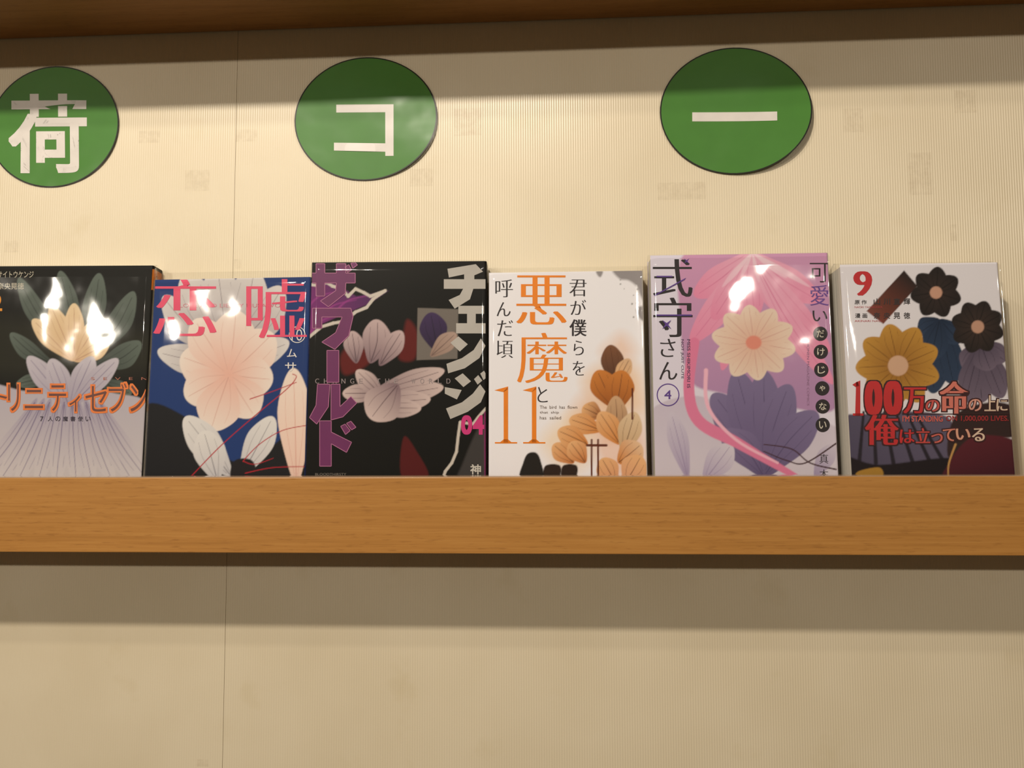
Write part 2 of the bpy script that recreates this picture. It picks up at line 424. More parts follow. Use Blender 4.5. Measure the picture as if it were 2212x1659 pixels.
# ------------------------------------------------------------------ soft painter for the cover print (abstract stand-in art)
def spline(pts, closed=True, sub=7):
    P = np.array(pts, float); n = len(P); out = []
    rng = range(n) if closed else range(n - 1)
    for i in rng:
        p0 = P[(i - 1) % n] if closed or i > 0 else P[0]
        p1, p2 = P[i], P[(i + 1) % n]
        p3 = P[(i + 2) % n] if closed or i + 2 < n else P[-1]
        for t in np.linspace(0, 1, sub, endpoint=False):
            out.append(.5 * (2 * p1 + (p2 - p0) * t + (2 * p0 - 5 * p1 + 4 * p2 - p3) * t * t + (3 * p1 - p0 - 3 * p2 + p3) * t ** 3))
    if not closed: out.append(P[-1])
    return np.array(out)
class Paint:
    def __init__(self, pix, bg):
        self.full = pix; self.q = pix; self.c = np.tile(lin(bg), (len(pix), 1))
        self.rs = np.random.RandomState(3)
    def near(self, P, m):
        lo, hi = P.min(0) - m, P.max(0) + m
        return np.nonzero((self.full[:, 0] > lo[0]) & (self.full[:, 0] < hi[0]) & (self.full[:, 1] > lo[1]) & (self.full[:, 1] < hi[1]))[0]
    def seg_dist(self, P, closed):
        q = self.q; best = np.full(len(q), 1e9); arg = np.zeros(len(q))
        n = len(P); m = n if closed else n - 1
        for i in range(m):
            a, b = P[i], P[(i + 1) % n]; d = b - a; L = max(d @ d, 1e-9)
            t = np.clip(((q - a) @ d) / L, 0, 1)
            dd = np.hypot(q[:, 0] - a[0] - t * d[0], q[:, 1] - a[1] - t * d[1])
            k = dd < best; best = np.where(k, dd, best); arg = np.where(k, (i + t) / m, arg)
        return best, arg
    def over(self, al, col): self.c[self.ix] = self.c[self.ix] * (1 - al[:, None]) + col * al[:, None]
    def blob(self, pts, col, soft=1.3, col2=None, grad=None, alpha=1.0, smooth=True):
        P = spline(pts) if smooth else np.array(pts, float)
        self.ix = self.near(P, 2 * soft + 1); self.q = self.full[self.ix]
        if not len(self.ix): return
        q = self.q; ins = np.zeros(len(q), bool); n = len(P)
        for i in range(n):
            a, b = P[i], P[(i + 1) % n]
            if a[1] == b[1]: continue
            k = (a[1] > q[:, 1]) != (b[1] > q[:, 1])
            ins ^= k & (q[:, 0] < (b[0] - a[0]) * (q[:, 1] - a[1]) / (b[1] - a[1]) + a[0])
        d, _ = self.seg_dist(P, True)
        s = np.where(ins, d, -d)
        al = alpha * np.clip(.5 + s / (2 * soft), 0, 1)
        c = np.tile(lin(col), (len(q), 1))
        if col2 is not None:
            (x0, y0), (x1, y1) = grad or (P[0], P[n // 2])
            dx, dy = x1 - x0, y1 - y0
            t = np.clip(((q[:, 0] - x0) * dx + (q[:, 1] - y0) * dy) / (dx * dx + dy * dy), 0, 1)[:, None]
            c = c * (1 - t) + lin(col2) * t
        self.over(al, c)
    def ribbon(self, pts, w0, w1, col, soft=1.0, alpha=1.0, col2=None, mid=None):
        P = spline(pts, False)
        self.ix = self.near(P, max(w0, w1, mid or 0) + 2 * soft); self.q = self.full[self.ix]
        if not len(self.ix): return
        d, t = self.seg_dist(P, False)
        wd = w0 + (w1 - w0) * t if mid is None else np.where(t < .5, w0 + (mid - w0) * t * 2, mid + (w1 - mid) * (t * 2 - 1))
        al = alpha * np.clip(.5 + (wd / 2 - d) / (2 * soft), 0, 1)
        c = np.tile(lin(col), (len(d), 1))
        if col2 is not None: c = c * (1 - t[:, None]) + lin(col2) * t[:, None]
        self.over(al, c)
    def petal(self, x0, y0, x1, y1, wd, col, col2, vein=None, bend=0.0):
        dx, dy = x1 - x0, y1 - y0; L = math.hypot(dx, dy); nx, ny = -dy / L, dx / L
        def at(t, s): 
            o = s * wd / 2 + bend * wd * math.sin(math.pi * t)
            return (x0 + dx * t + nx * o, y0 + dy * t + ny * o)
        pts = [at(0, 0), at(.3, .7), at(.62, 1), at(.9, .55), at(1, 0), at(.9, -.55), at(.62, -1), at(.3, -.7)]
        self.blob(pts, col, 1.2, col2, ((x0, y0), (x1, y1)))
        if vein is not None:
            self.ribbon([at(0.05, 0), at(.5, .02), at(.92, 0)], 2.4, 1.0, vein, .8, .8)
            self.ribbon([at(.08, .1), at(.5, .5), at(.8, .5)], 1.8, .8, vein, .8, .5)
            self.ribbon([at(.08, -.1), at(.5, -.5), at(.8, -.5)], 1.8, .8, vein, .8, .5)

# ------------------------------------------------------------------ books
class Book: pass
def make_book(label, px, y0, yaw, lean, t, bg, art, texts, spine=None, ext=0.004, seed=1.0, spine_patch=None):
    """px = (left x, right x at mid height, mid row, top row at the middle)"""
    xl, xr, ym, yt = px
    b = Book(); ya, la = math.radians(yaw), math.radians(lean)
    U = np.array([math.cos(ya), math.sin(ya), 0]); Hh = np.array([math.sin(ya), -math.cos(ya), 0])
    Nn = math.cos(la) * Hh + math.sin(la) * np.array([0, 0, 1]); V = math.cos(la) * np.array([0, 0, 1]) - math.sin(la) * Hh
    O = np.array([0.0, y0, TROUGH + 0.0002 + t * math.sin(la) * 0])
    for _ in range(8):
        q = on_plane(xl, ym, O, Nn); O[0] += ((q - O) @ U) * U[0]
    # rotate about the bottom back edge keeps the book on the board
    W = (on_plane(xr, ym, O, Nn) - O) @ U
    H = (on_plane((xl + xr) / 2, yt, O, Nn) - O) @ V
    O[2] = TROUGH + 0.0002 + t * math.sin(la)       # bottom back edge rests on the board
    H -= t * math.sin(la)
    R = Matrix(((U[0], -Nn[0], V[0]), (U[1], -Nn[1], V[1]), (U[2], -Nn[2], V[2])))
    root = empty('manga_book', O); root.rotation_euler = R.to_euler()
    tag(root, label, 'book', 'manga books facing out on the ledge')
    print('BOOK', label[:30], 'W %.1f H %.1f mm' % (W * 1e3, H * 1e3), 'x %.4f..%.4f' % (O[0], O[0] + W * U[0]), 'backtop y %.4f' % (O[1] + W * U[1] - t * Nn[1] + H * V[1]))
    # ---- cover: front grid, rounded spine on the right, back
    step = 0.00062
    nu, nv = int(W / step), int(H / step)
    r = 0.0016
    prof = [(W * 0.0 + (W - r) * i / nu, 0.0) for i in range(nu + 1)]
    nfront = len(prof)
    prof += [(W - r + r * math.sin(a), -r + r * math.cos(a)) for a in np.linspace(0, math.pi / 2, 5)[1:]]
    prof += [(W, -r - (t - 2 * r) * k / 8) for k in range(1, 9)]
    prof += [(W - r + r * math.cos(a), -(t - r) - r * math.sin(a)) for a in np.linspace(0, math.pi / 2, 4)[1:]]
    prof += [(W * .5, -t), (0.0, -t)]
    prof = np.array(prof); ncol = len(prof)
    vv = np.linspace(0, H, nv + 1)
    bow = 0.0
    loc = np.zeros((nv + 1, ncol, 3))
    loc[:, :, 0] = prof[None, :, 0]; loc[:, :, 1] = -prof[None, :, 1]; loc[:, :, 2] = vv[:, None]
    flat = loc.reshape(-1, 3)
    world = O + flat[:, :1] * U + (-flat[:, 1:2]) * Nn + flat[:, 2:3] * V
    # print is laid out on the flat front; spine and back carry one colour
    pix = project(world)
    pt = Paint(pix, bg); art(pt)
    colr = pt.c
    mask = np.tile(np.arange(ncol) >= nfront + 1, nv + 1)
    if spine is not None: colr[mask] = lin(spine)
    if spine_patch is not None:
        z0_, z1_, c_ = spine_patch
        k = mask & (flat[:, 2] > H * z0_) & (flat[:, 2] < H * z1_); colr[k] = lin(c_)
    faces = []
    for i in range(nv):
        a = i * ncol
        faces += [(a + j, a + j + 1, a + ncol + j + 1, a + ncol + j) for j in range(ncol - 1)]
    cov = mesh_obj('cover', flat, faces, M_COVER, root, smooth=True)
    ca = cov.data.color_attributes.new('Col', 'FLOAT_COLOR', 'POINT')
    ca.data.foreach_set('color', np.concatenate([np.clip(colr, 0, 1), np.ones((len(colr), 1))], 1).astype(np.float32).ravel())
    # ---- pages
    pg = box('page_block', 0.0008, W - 0.0009, 0.0005, t - 0.0005, 0.0004, H - 0.0012, M_PAGES, root)
    # ---- print
    def to_local(x, y, l):
        q = on_plane(x, y, O, Nn) - O
        u = min(max(q @ U, 0.0004), W - 0.0008); v = min(max(q @ V, 0.0004), H - 0.0003)
        return (u, -0.00004 - 0.00011 * l, v)
    for nm, fn in texts:
        p = Print(); fn(p); p.build(nm, to_local, cov)
    # ---- clear sleeve
    gu, gv = 22, 34
    g = 0.0009
    rs = random.Random(seed); ph = [rs.uniform(0, 6.28) for _ in range(8)]
    Ht = H + ext
    def wave(u, v):
        a = u / 0.128; c = v / 0.18
        return 0.00030 * (math.sin(5.1 * a + 3.3 * c + ph[0]) + .8 * math.sin(8.3 * c - 3.0 * a + ph[1]) + .6 * math.sin(11 * a - 5.5 * c + ph[2]) + .35 * math.sin(15 * c + 9 * a + ph[3]))
    vs, fs = [], []
    us = [-g + (W + 2 * g) * i / gu for i in range(gu + 1)]
    for side in (0, 1):
        for j in range(gv + 1):
            v = Ht * j / gv
            for i, u in enumerate(us):
                e = min(1, min(u + g, W + g - u) / 0.006)
                if side == 0: y = -(g * .9 + (0.0007 + wave(u, v)) * e)
                else: y = t + 0.0004
                k = max(0.0, (v - (H - 0.002)) / (ext + 0.002))
                if k > 0: y = y * (1 - k) + (t * .35 + (side - .5) * 0.0004) * k
                vs.append((u, y, v))
    n1 = (gu + 1) * (gv + 1)
    for side in (0, 1):
        for j in range(gv):
            for i in range(gu):
                a = side * n1 + j * (gu + 1) + i
                fs.append((a, a + 1, a + gu + 2, a + gu + 1) if side == 0 else (a + 1, a, a + gu + 1, a + gu + 2))
    for j in range(gv):
        for i in (0, gu):
            a = j * (gu + 1) + i; q = a + gu + 1
            fs.append((a, q, q + n1, a + n1))
    sl = mesh_obj('plastic_sleeve', vs, fs, mat_sleeve('clear_sleeve_%d' % int(seed * 10), seed), root, smooth=True)
    sl['label'] = 'clear glossy plastic sleeve'
    return root

# ---- book one: dark cover, lavender lower half
def art1(p):
    p.blob([(-80, 700), (60, 690), (330, 720), (330, 800), (-80, 800)], (34, 33, 24), 20)
    G0, G1 = (52, 58, 54), (94, 104, 96)
    for a in (((150, 760), (40, 600), 44, -.25), ((160, 760), (130, 585), 46, .1), ((170, 760), (215, 590), 50, .15), ((190, 770), (290, 630), 52, .25),
              ((120, 790), (22, 720), 40, -.2), ((205, 790), (305, 740), 52, .2), ((110, 820), (35, 830), 30, .1), ((215, 820), (285, 850), 40, .1)):
        p.petal(*a[0], *a[1], a[2], G0, G1, (30, 33, 30), a[3])
    for a in ((70, 690), (110, 660), (160, 655), (215, 690), (235, 740)):
        p.petal(160, 780, a[0], a[1], 44, (205, 168, 128), (226, 200, 162), (176, 132, 104))
    p.blob([(-60, 870), (-20, 830), (60, 845), (160, 835), (250, 850), (322, 880), (330, 1040), (-60, 1040)], (176, 168, 180), 2, (196, 188, 190), ((160, 830), (160, 1030)))
    for a in ((60, 770, 50), (110, 775, 52), (200, 770, 52), (255, 775, 44)):
        p.petal(150, 880, a[0], a[1], a[2], (160, 150, 168), (190, 182, 192), (112, 100, 132))
    for k, x in enumerate((-50, -5, 35, 80, 120, 165, 200, 245, 290, 325)):
        p.petal(150 + (x - 150) * .35, 860, x, 1045, 44, (158, 148, 168), (206, 198, 198), (104, 92, 126), (x - 150) / 900)
def t1a(p):
    p.text('サイトウケンジ', -5, 586, 73, 600, (186, 178, 160), .006)
    p.text('奈央晃徳', -5, 611, 52, 625, (186, 178, 160), .006)
    p.text('2', -16, 636, 5, 672, (222, 142, 40), .01)
def t1b(p):
    O = (226, 122, 58)
    for ch, x0, x1, y0, y1 in (('ト', -34, 20, 832, 880), ('リ', 14, 45, 826, 892), ('ニ', 50, 97, 838, 886), ('テ', 102, 147, 828, 892), ('ィ', 146, 177, 850, 893),
                               ('セ', 181, 235, 830, 893), ('ブ', 231, 278, 824, 893), ('ン', 278, 321, 828, 893)):
        p.text(ch, x0, y0, x1, y1, O, .045, lift=1)
        p.text(ch, x0 + 4, y0 + 4, x1 - 4, y1 - 4, (104, 64, 58), -.004, lift=2)
    p.text('S   E   V   E   N', 197, 815, 318, 821, (176, 104, 84))
def t1c(p):
    for i, ch in enumerate('7人の魔書使い'):
        x = 87 + i * 16.3; p.text(ch, x, 899.5, x + (7 if i == 0 else 11), 910, (58, 48, 66), .008)

# ---- book two: blue cover with pale petals and red lines
def art2(p):
    p.blob([(310, 880), (400, 900), (520, 1000), (680, 900), (680, 1040), (310, 1040)], (26, 26, 30), 2)
    S0, S1 = (150, 140, 146), (216, 210, 208)
    for x, y, wd, bd in ((352, 640, 70, -.2), (340, 760, 64, -.25), (400, 590, 90, -.1), (470, 575, 96, 0), (550, 580, 96, .1), (610, 620, 84, .15), (625, 740, 62, .2)):
        p.petal(490, 760, x, y, wd, S0, S1, (120, 108, 116), bd)
    C0, C1 = (226, 176, 160), (232, 218, 208)
    for x, y, wd in ((390, 770, 96), (420, 690, 90), (510, 670, 100), (590, 720, 96), (590, 820, 90), (400, 860, 90), (550, 900, 90), (455, 930, 96)):
        p.petal(495, 810, x, y, wd, C0, C1, (206, 160, 148))
    for a in (((500, 1030), (400, 900), 70), ((520, 1030), (590, 900), 62), ((470, 1040), (440, 930), 70)):
        p.petal(*a[0], *a[1], a[2], (196, 192, 196), (222, 218, 216), (120, 116, 124))
    p.petal(640, 1045, 634, 795, 74, (232, 196, 180), (234, 216, 204), (214, 160, 146))
    p.blob([(507, 995), (545, 995), (552, 1035), (500, 1035)], (30, 26, 30), 1.5)
    R = (176, 34, 48)
    p.ribbon([(412, 1030), (480, 960), (560, 890), (620, 840), (640, 815), (632, 808)], 2.2, 1.8, R, .7)
    p.ribbon([(540, 862), (590, 845), (640, 826)], 2.0, 1.6, R, .7)
    p.ribbon([(525, 996), (560, 960), (610, 930), (668, 918)], 2.0, 1.6, R, .7)
    p.ribbon([(530, 1022), (590, 1010), (668, 1008)], 2.2, 1.6, R, .7)
    p.ribbon([(525, 996), (550, 1003), (590, 990)], 2.0, 1.4, R, .7)
def t2a(p):
    PK = (224, 74, 108)
    p.text('恋', 331, 602, 468, 726, PK, -.022, .05)
    p.text('嘘', 532, 603, 663, 731, PK, -.022, .045)
    p.text('LOVE AND LIES BY MUSAWO', 388, 656, 606, 664, (206, 120, 136), -.004)
def t2b(p):
    p.ring(642, 723, 17, 1.6, WHITE); p.text('10', 630, 711, 653, 736, WHITE, -.012)
    p.text('ム', 620, 754, 641, 772, WHITE, .004); p.text('サ', 616, 783, 640, 803, WHITE, .004)

# ---- book three: black cover, torn strips
def art3(p):
    p.blob([(660, 560), (1060, 560), (1060, 640), (900, 600), (660, 600)], (20, 18, 16), 25)
    p.blob([(660, 615), (720, 610), (770, 640), (840, 628), (800, 655), (740, 680), (690, 702), (660, 730)], (70, 38, 84), 1.5, (128, 46, 116), ((820, 620), (670, 720)), smooth=False)
    for x, y in ((690, 640), (720, 660), (750, 650), (700, 690)):
        p.ribbon([(x - 30, y + 30), (x, y), (x + 50, y - 12)], 6, 1, (150, 58, 132), 1.2, .8)
    Wt = (206, 196, 186)
    zig = [(664, 614), (690, 617), (706, 610), (718, 618), (738, 624), (752, 640), (768, 624), (786, 632), (800, 640), (832, 628), (806, 646), (792, 664), (768, 674), (744, 694), (720, 698), (694, 706), (668, 728)]
    for a, c in zip(zig[:-1], zig[1:]): p.ribbon([a, c], 7, 6, Wt, .9)
    for pts in (((740, 760), (770, 740), (800, 780), (750, 810), (735, 790)), ((880, 690), (902, 720), (896, 775), (862, 775), (870, 730))):
        p.blob(pts, (96, 26, 24), 4)
    p.blob([(872, 944), (900, 975), (925, 1030), (868, 1030)], (84, 22, 24), 2)
    p.blob([(902, 665), (990, 668), (988, 775), (900, 778)], (116, 108, 102), 1, smooth=False)
    p.petal(945, 760, 930, 675, 60, (44, 34, 58), (66, 48, 86), (30, 24, 40)); p.petal(930, 770, 985, 720, 40, (150, 124, 112), (176, 150, 138), (100, 80, 76))
    A, B = (128, 104, 112), (196, 172, 172)
    p.petal(770, 785, 760, 715, 44, A, B, (70, 52, 60)); p.petal(800, 785, 815, 690, 64, A, B, (70, 52, 60), .1); p.petal(820, 790, 868, 715, 46, A, B, (70, 52, 60))
    for x0, y0, x1, y1, wd in ((820, 850, 740, 850, 40), (830, 860, 770, 800, 40), (800, 850, 960, 800, 44), (800, 862, 958, 836, 46), (800, 872, 930, 862, 46), (800, 880, 910, 882, 42), (860, 830, 800, 905, 84)):
        p.petal(x0, y0, x1, y1, wd, A, (208, 186, 182), (84, 62, 70))
    p.blob([(1052, 905), (1030, 930), (1000, 1000), (990, 1040), (1060, 1040)], (62, 58, 58), 3)
    z2 = [(1050, 882), (1034, 900), (1022, 916), (994, 912), (990, 940), (986, 976), (976, 1000), (962, 1018), (958, 1030)]
    for a, c in zip(z2[:-1], z2[1:]): p.ribbon([a, c], 6, 6, Wt, .9)
    p.blob([(1046, 890), (1056, 885), (1056, 1030), (1047, 1030)], (140, 44, 104), 1.2, smooth=False)
def c3(q): return [(650 + x / 3.19, 540 + y / 3.19) for x, y in q]
def block(p, pts, fill, edge=None, wd=1.5, lift=1):
    q = c3(pts); p.poly(q, fill, lift)
    if edge is not None:
        for (x0, y0), (x1, y1) in zip(q, q[1:] + q[:1]):
            L_ = math.hypot(x1 - x0, y1 - y0) or 1; nx, ny = -(y1 - y0) / L_ * wd / 2, (x1 - x0) / L_ * wd / 2
            p.poly([(x0 + nx, y0 + ny), (x1 + nx, y1 + ny), (x1 - nx, y1 - ny), (x0 - nx, y0 - ny)], edge, lift + 1)
def t3a(p):
    D, E_ = (176, 108, 146), (108, 40, 92)
    for k, pts in enumerate((
            [(60, 160), (105, 160), (105, 95), (165, 95), (165, 160), (245, 160), (245, 95), (310, 95), (310, 160), (375, 160), (375, 228), (310, 228), (306, 300), (190, 392), (135, 352), (240, 282), (245, 228), (165, 228), (165, 318), (105, 318), (105, 228), (60, 228)],
            [(305, 118), (330, 102), (350, 138), (322, 155)], [(345, 92), (375, 74), (390, 104), (358, 127)],
            [(80, 402), (345, 402), (360, 460), (330, 590), (235, 685), (145, 635), (240, 570), (285, 462), (145, 462), (145, 540), (80, 540)],
            [(180, 692), (262, 692), (262, 912), (180, 912)],
            [(115, 925), (200, 925), (190, 1080), (110, 1200), (60, 1155), (105, 1070)],
            [(208, 925), (270, 925), (270, 1080), (345, 1010), (385, 1055), (290, 1150), (208, 1172)],
            [(130, 1178), (210, 1178), (210, 1255), (350, 1325), (315, 1395), (210, 1335), (210, 1490), (130, 1490)],
            [(275, 1215), (305, 1200), (340, 1245), (308, 1272)], [(315, 1195), (345, 1180), (380, 1222), (350, 1240)])):
        block(p, pts, E_, D, lift=1 + .02 * k)
def t3d(p):
    C = (184, 178, 172)
    for k, pts in enumerate((
            [(1010, 130), (1205, 98), (1255, 150), (1195, 175), (1195, 202), (1272, 202), (1272, 268), (1188, 268), (1165, 340), (1060, 405), (1018, 345), (1095, 310), (1118, 268), (985, 268), (985, 202), (1125, 202), (1125, 168), (1020, 190)],
            [(1085, 385), (1262, 385), (1262, 440), (1205, 440), (1205, 505), (1272, 505), (1272, 575), (1070, 575), (1070, 505), (1145, 505), (1145, 440), (1085, 440)],
            [(1030, 640), (1085, 595), (1150, 650), (1095, 700)],
            [(1240, 610), (1275, 660), (1230, 745), (1130, 815), (1015, 850), (1003, 785), (1110, 745), (1190, 690)],
            [(1060, 885), (1115, 850), (1172, 905), (1120, 945)], [(992, 945), (1108, 965), (1075, 1030), (992, 990)],
            [(1235, 925), (1275, 975), (1240, 1050), (1150, 1115), (1030, 1165), (1000, 1092), (1110, 1050), (1185, 990)],
            [(1193, 890), (1222, 862), (1250, 900), (1218, 928)], [(1236, 852), (1262, 832), (1275, 850), (1275, 885), (1258, 896)])):
        block(p, pts, C, lift=1 + .02 * k)
def t3b(p):
    for i, ch in enumerate('CHANGE THE WORLD'):
        if ch != ' ':
            x = 681 + i * 18.9; p.text(ch, x, 818, x + 8.5, 828.5, (152, 138, 140), -.01, .03)
def t3e(p):
    p.text('BLOODTHIRSTY', 681, 1022, 748, 1027, (128, 120, 112))
def t3c(p):
    p.text('0', 996, 897, 1020, 939, (206, 52, 124), .04); p.text('4', 1021, 897, 1046, 939, (206, 52, 124), .04)
def t3f(p):
    p.text('神', 1016, 1003, 1039, 1025, (204, 198, 190), .02)

# ---- book four: white cover, orange print
def art4(p):
    rs = random.Random(5)
    for x, y, r, c, al in ((1330, 830, 60, (238, 186, 120), .55), (1290, 900, 60, (236, 176, 110), .5), (1350, 960, 60, (234, 170, 120), .5), (1235, 960, 60, (242, 206, 150), .5), (1340, 760, 34, (236, 170, 104), .45), (1385, 880, 36, (238, 196, 150), .4)):
        p.blob([(x + r * math.cos(a) * rs.uniform(.7, 1.2), y + r * math.sin(a) * rs.uniform(.7, 1.2)) for a in np.linspace(0, 6.283, 9)[:-1]], c, 18, alpha=al)
    DK, BR, OR, PE = (92, 54, 34), (150, 82, 36), (206, 128, 58), (230, 178, 126)
    for x0, y0, x1, y1, wd, a, c in ((1330, 830, 1318, 745, 50, (74, 50, 40), (128, 84, 58)), (1330, 830, 1360, 775, 34, PE, (214, 176, 140)), (1325, 880, 1290, 800, 60, BR, OR), (1330, 890, 1345, 800, 64, BR, OR),
                                     (1300, 900, 1258, 880, 44, BR, PE), (1300, 930, 1230, 905, 46, OR, PE), (1270, 960, 1205, 930, 48, OR, PE), (1240, 1000, 1195, 960, 44, (196, 118, 60), PE),
                                     (1265, 1000, 1232, 955, 46, (196, 118, 60), PE), (1335, 960, 1330, 855, 48, (150, 112, 84), (206, 166, 128)), (1340, 960, 1295, 890, 50, OR, PE), (1345, 980, 1372, 890, 52, (196, 160, 120), (222, 194, 160)),
                                     (1335, 1000, 1385, 960, 60, OR, (226, 190, 154)), (1330, 1045, 1300, 990, 50, (214, 150, 110), PE), (1350, 1045, 1385, 985, 60, (218, 158, 122), PE)):
        p.petal(x0, y0, x1, y1, wd, a, c, DK)
    for x in (1278, 1292, 1366): p.ribbon([(x, 950 if x < 1300 else 840), (x, 1028 if x < 1300 else 905)], 4, 4, (96, 44, 26), .8)
    p.ribbon([(1268, 962), (1310, 962)], 5, 5, (96, 44, 26), .8)
    for x0, x1 in ((1178, 1210), (1216, 1246)): p.blob([(x0, 1006), (x1, 1006), (x1 - 4, 1035), (x0 - 2, 1035)], (46, 32, 26), 1.4)
    p.blob([(1124, 1034), (1130, 1000), (1140, 980), (1158, 978), (1168, 996), (1172, 1034)], (34, 30, 28), 1.3)
    G = (150, 144, 146)
    p.blob([(1326, 580), (1400, 580), (1400, 660), (1384, 640), (1376, 620), (1358, 606), (1338, 602)], G, 3)
    p.blob([(1374, 668), (1392, 662), (1398, 690), (1384, 690)], G, 2.5)
    p.blob([(1288, 586), (1302, 586), (1298, 598), (1292, 596)], G, 2)
    for _ in range(26):
        x, y, r = rs.uniform(1305, 1392), rs.uniform(590, 690), rs.uniform(.8, 2.6)
        if (x - 1300) > (y - 590) * .7: p.blob([(x - r, y), (x, y - r), (x + r, y), (x, y + r)], G, 1)
def t4a(p):
    O = (236, 132, 28)
    p.text('悪', 1115, 595, 1224, 701, O, -.022, .05); p.text('魔', 1117, 719, 1226, 827, O, -.02, .035)
def t4n(p):
    O = (236, 132, 28)
    for x in (1068, 1129):
        p.poly([(x + 20, 846), (x + 29.5, 835), (x + 29.5, 956), (x + 20, 956)], O)
        p.poly([(x, 843), (x + 29, 835), (x + 29, 841), (x + 20, 847)], O)
        p.poly([(x + 1, 955), (x + 49, 955), (x + 49, 958), (x + 1, 958)], O)
        p.poly([(x + 12, 955.5), (x + 20, 949), (x + 29.5, 949), (x + 37, 955.5)], O)
def t4b(p):
    K = (44, 38, 42)
    for ch, x0, x1, y0, y1 in (('君', 1230, 1267, 604, 640), ('が', 1232, 1266, 648, 680), ('僕', 1230, 1267, 690, 726), ('ら', 1239, 1261, 736, 767), ('を', 1237, 1263, 780, 811)):
        p.text(ch, x0, y0, x1, y1, K, -.017, .04)
def t4c(p):
    K = (44, 38, 42)
    for ch, x0, x1, y0, y1 in (('呼', 1070, 1108, 604, 642), ('ん', 1073, 1103, 653, 683), ('だ', 1074, 1108, 692, 726), ('頃', 1073, 1108, 736, 773)):
        p.text(ch, x0, y0, x1, y1, K, -.017, .04)
def t4e(p): p.text('と', 1161, 836, 1183, 869, (44, 38, 42), -.017, .04)
def t4d(p):
    for s, x1, y in (('The  bird  has  flown', 1247, 876), ('that  ship', 1207, 888), ('has  sailed', 1212, 899)):
        p.text(s, 1166, y, x1, y + 7, (110, 92, 78))

# ---- book five: pink and mauve
def art5(p):
    p.blob([(1480, 545), (1640, 540), (1810, 548), (1820, 860), (1700, 880), (1560, 850), (1490, 820), (1470, 700)], (204, 150, 186), 3, (176, 136, 176), ((1600, 560), (1640, 860)))
    P0, P1 = (226, 138, 172), (232, 176, 200)
    for x, y, wd, bd in ((1500, 640, 62, -.1), (1492, 740, 60, -.15), (1540, 690, 60, -.1), (1560, 800, 44, -.1), (1590, 660, 52, 0), (1630, 690, 52, 0), (1680, 650, 54, .05), (1720, 690, 60, .1), (1770, 650, 66, .1), (1792, 760, 60, .15), (1800, 830, 48, .2)):
        p.petal(1620, 545, x, y, wd, P1, P0, (206, 110, 150), bd)
    for x, y, wd in ((1560, 620, 12), (1700, 600, 14), (1640, 610, 10), (1600, 600, 9), (1750, 620, 12)):
        p.petal(1625, 545, x, y, wd, (238, 210, 222), (234, 182, 204))
    p.blob([(1405, 905), (1430, 870), (1500, 855), (1560, 870), (1700, 900), (1815, 930), (1815, 1040), (1405, 1040)], (200, 188, 206), 2, (208, 200, 212), ((1500, 860), (1500, 1030)))
    for x, y, wd, bd in ((1540, 850, 84, .1), (1590, 800, 84, 0), (1650, 800, 84, 0), (1705, 830, 84, -.1), (1765, 890, 84, -.1), (1560, 930, 70, .15)):
        p.petal(1650, 1030, x, y, wd, (100, 88, 126), (126, 112, 150), (82, 70, 106), bd)
    for k in range(10):
        a = 2 * math.pi * k / 10 + .2
        p.petal(1628, 740, 1628 + 92 * math.cos(a), 740 + 82 * math.sin(a), 50, (222, 178, 158), (230, 208, 190), (206, 158, 146))
    p.blob([(1628 + 17 * math.cos(a), 740 + 15 * math.sin(a)) for a in np.linspace(0, 6.283, 11)[:-1]], (222, 140, 122), 2)
    p.petal(1520, 1040, 1580, 960, 60, (176, 162, 192), (210, 202, 214), (150, 134, 168))
    p.petal(1486, 1034, 1450, 890, 44, (166, 152, 184), (204, 194, 210), (150, 134, 168)); p.petal(1760, 1030, 1800, 960, 40, (160, 146, 180), (200, 190, 206), None)
    p.ribbon([(1500, 740), (1488, 840), (1510, 910), (1590, 955), (1650, 990), (1720, 1030)], 22, 12, (220, 124, 160), 1.4, mid=26)
    p.ribbon([(1525, 800), (1530, 880), (1590, 950), (1680, 1000)], 9, 5, (238, 182, 202), 1.2)
    for pts in (((1650, 960), (1710, 970), (1750, 1000), (1806, 1014)), ((1650, 975), (1700, 995), (1740, 1000), (1806, 958))):
        p.ribbon(pts, 2, 3.4, (66, 38, 42), .8)
def t5a(p):
    K, V = (40, 34, 38), (92, 62, 142)
    p.text('式', 1410, 560, 1496, 641, K, -.012, .05); p.text('守', 1411, 643, 1496, 728, K, -.012, .05)
    p.rect(1418, 596, 1452, 599, V, 3); p.rect(1416, 679.5, 1494, 682.5, V, 3)
    p.poly([(1414, 637), (1414, 640), (1478, 605), (1482, 600)], V, 3)
    p.text('さ', 1426, 732, 1459, 771, K, -.012, .035); p.text('ん', 1424, 782, 1463, 820, K, -.012, .035)
    p.star(1483, 564, 8, V, 2); p.star(1440, 701, 14, V, 4)
    p.text('MISS SHIKIMORI IS', 1484, 733, 1491, 838, (84, 62, 96), .004, rot=True)
    p.text('NOT JUST CUTE', 1470, 733, 1477, 818, (84, 62, 96), .004, rot=True)
def t5n(p):
    V = (92, 62, 142)
    p.ring(1443, 853, 23.5, 2.2, V); p.text('4', 1435, 843, 1450, 862, V, .01)
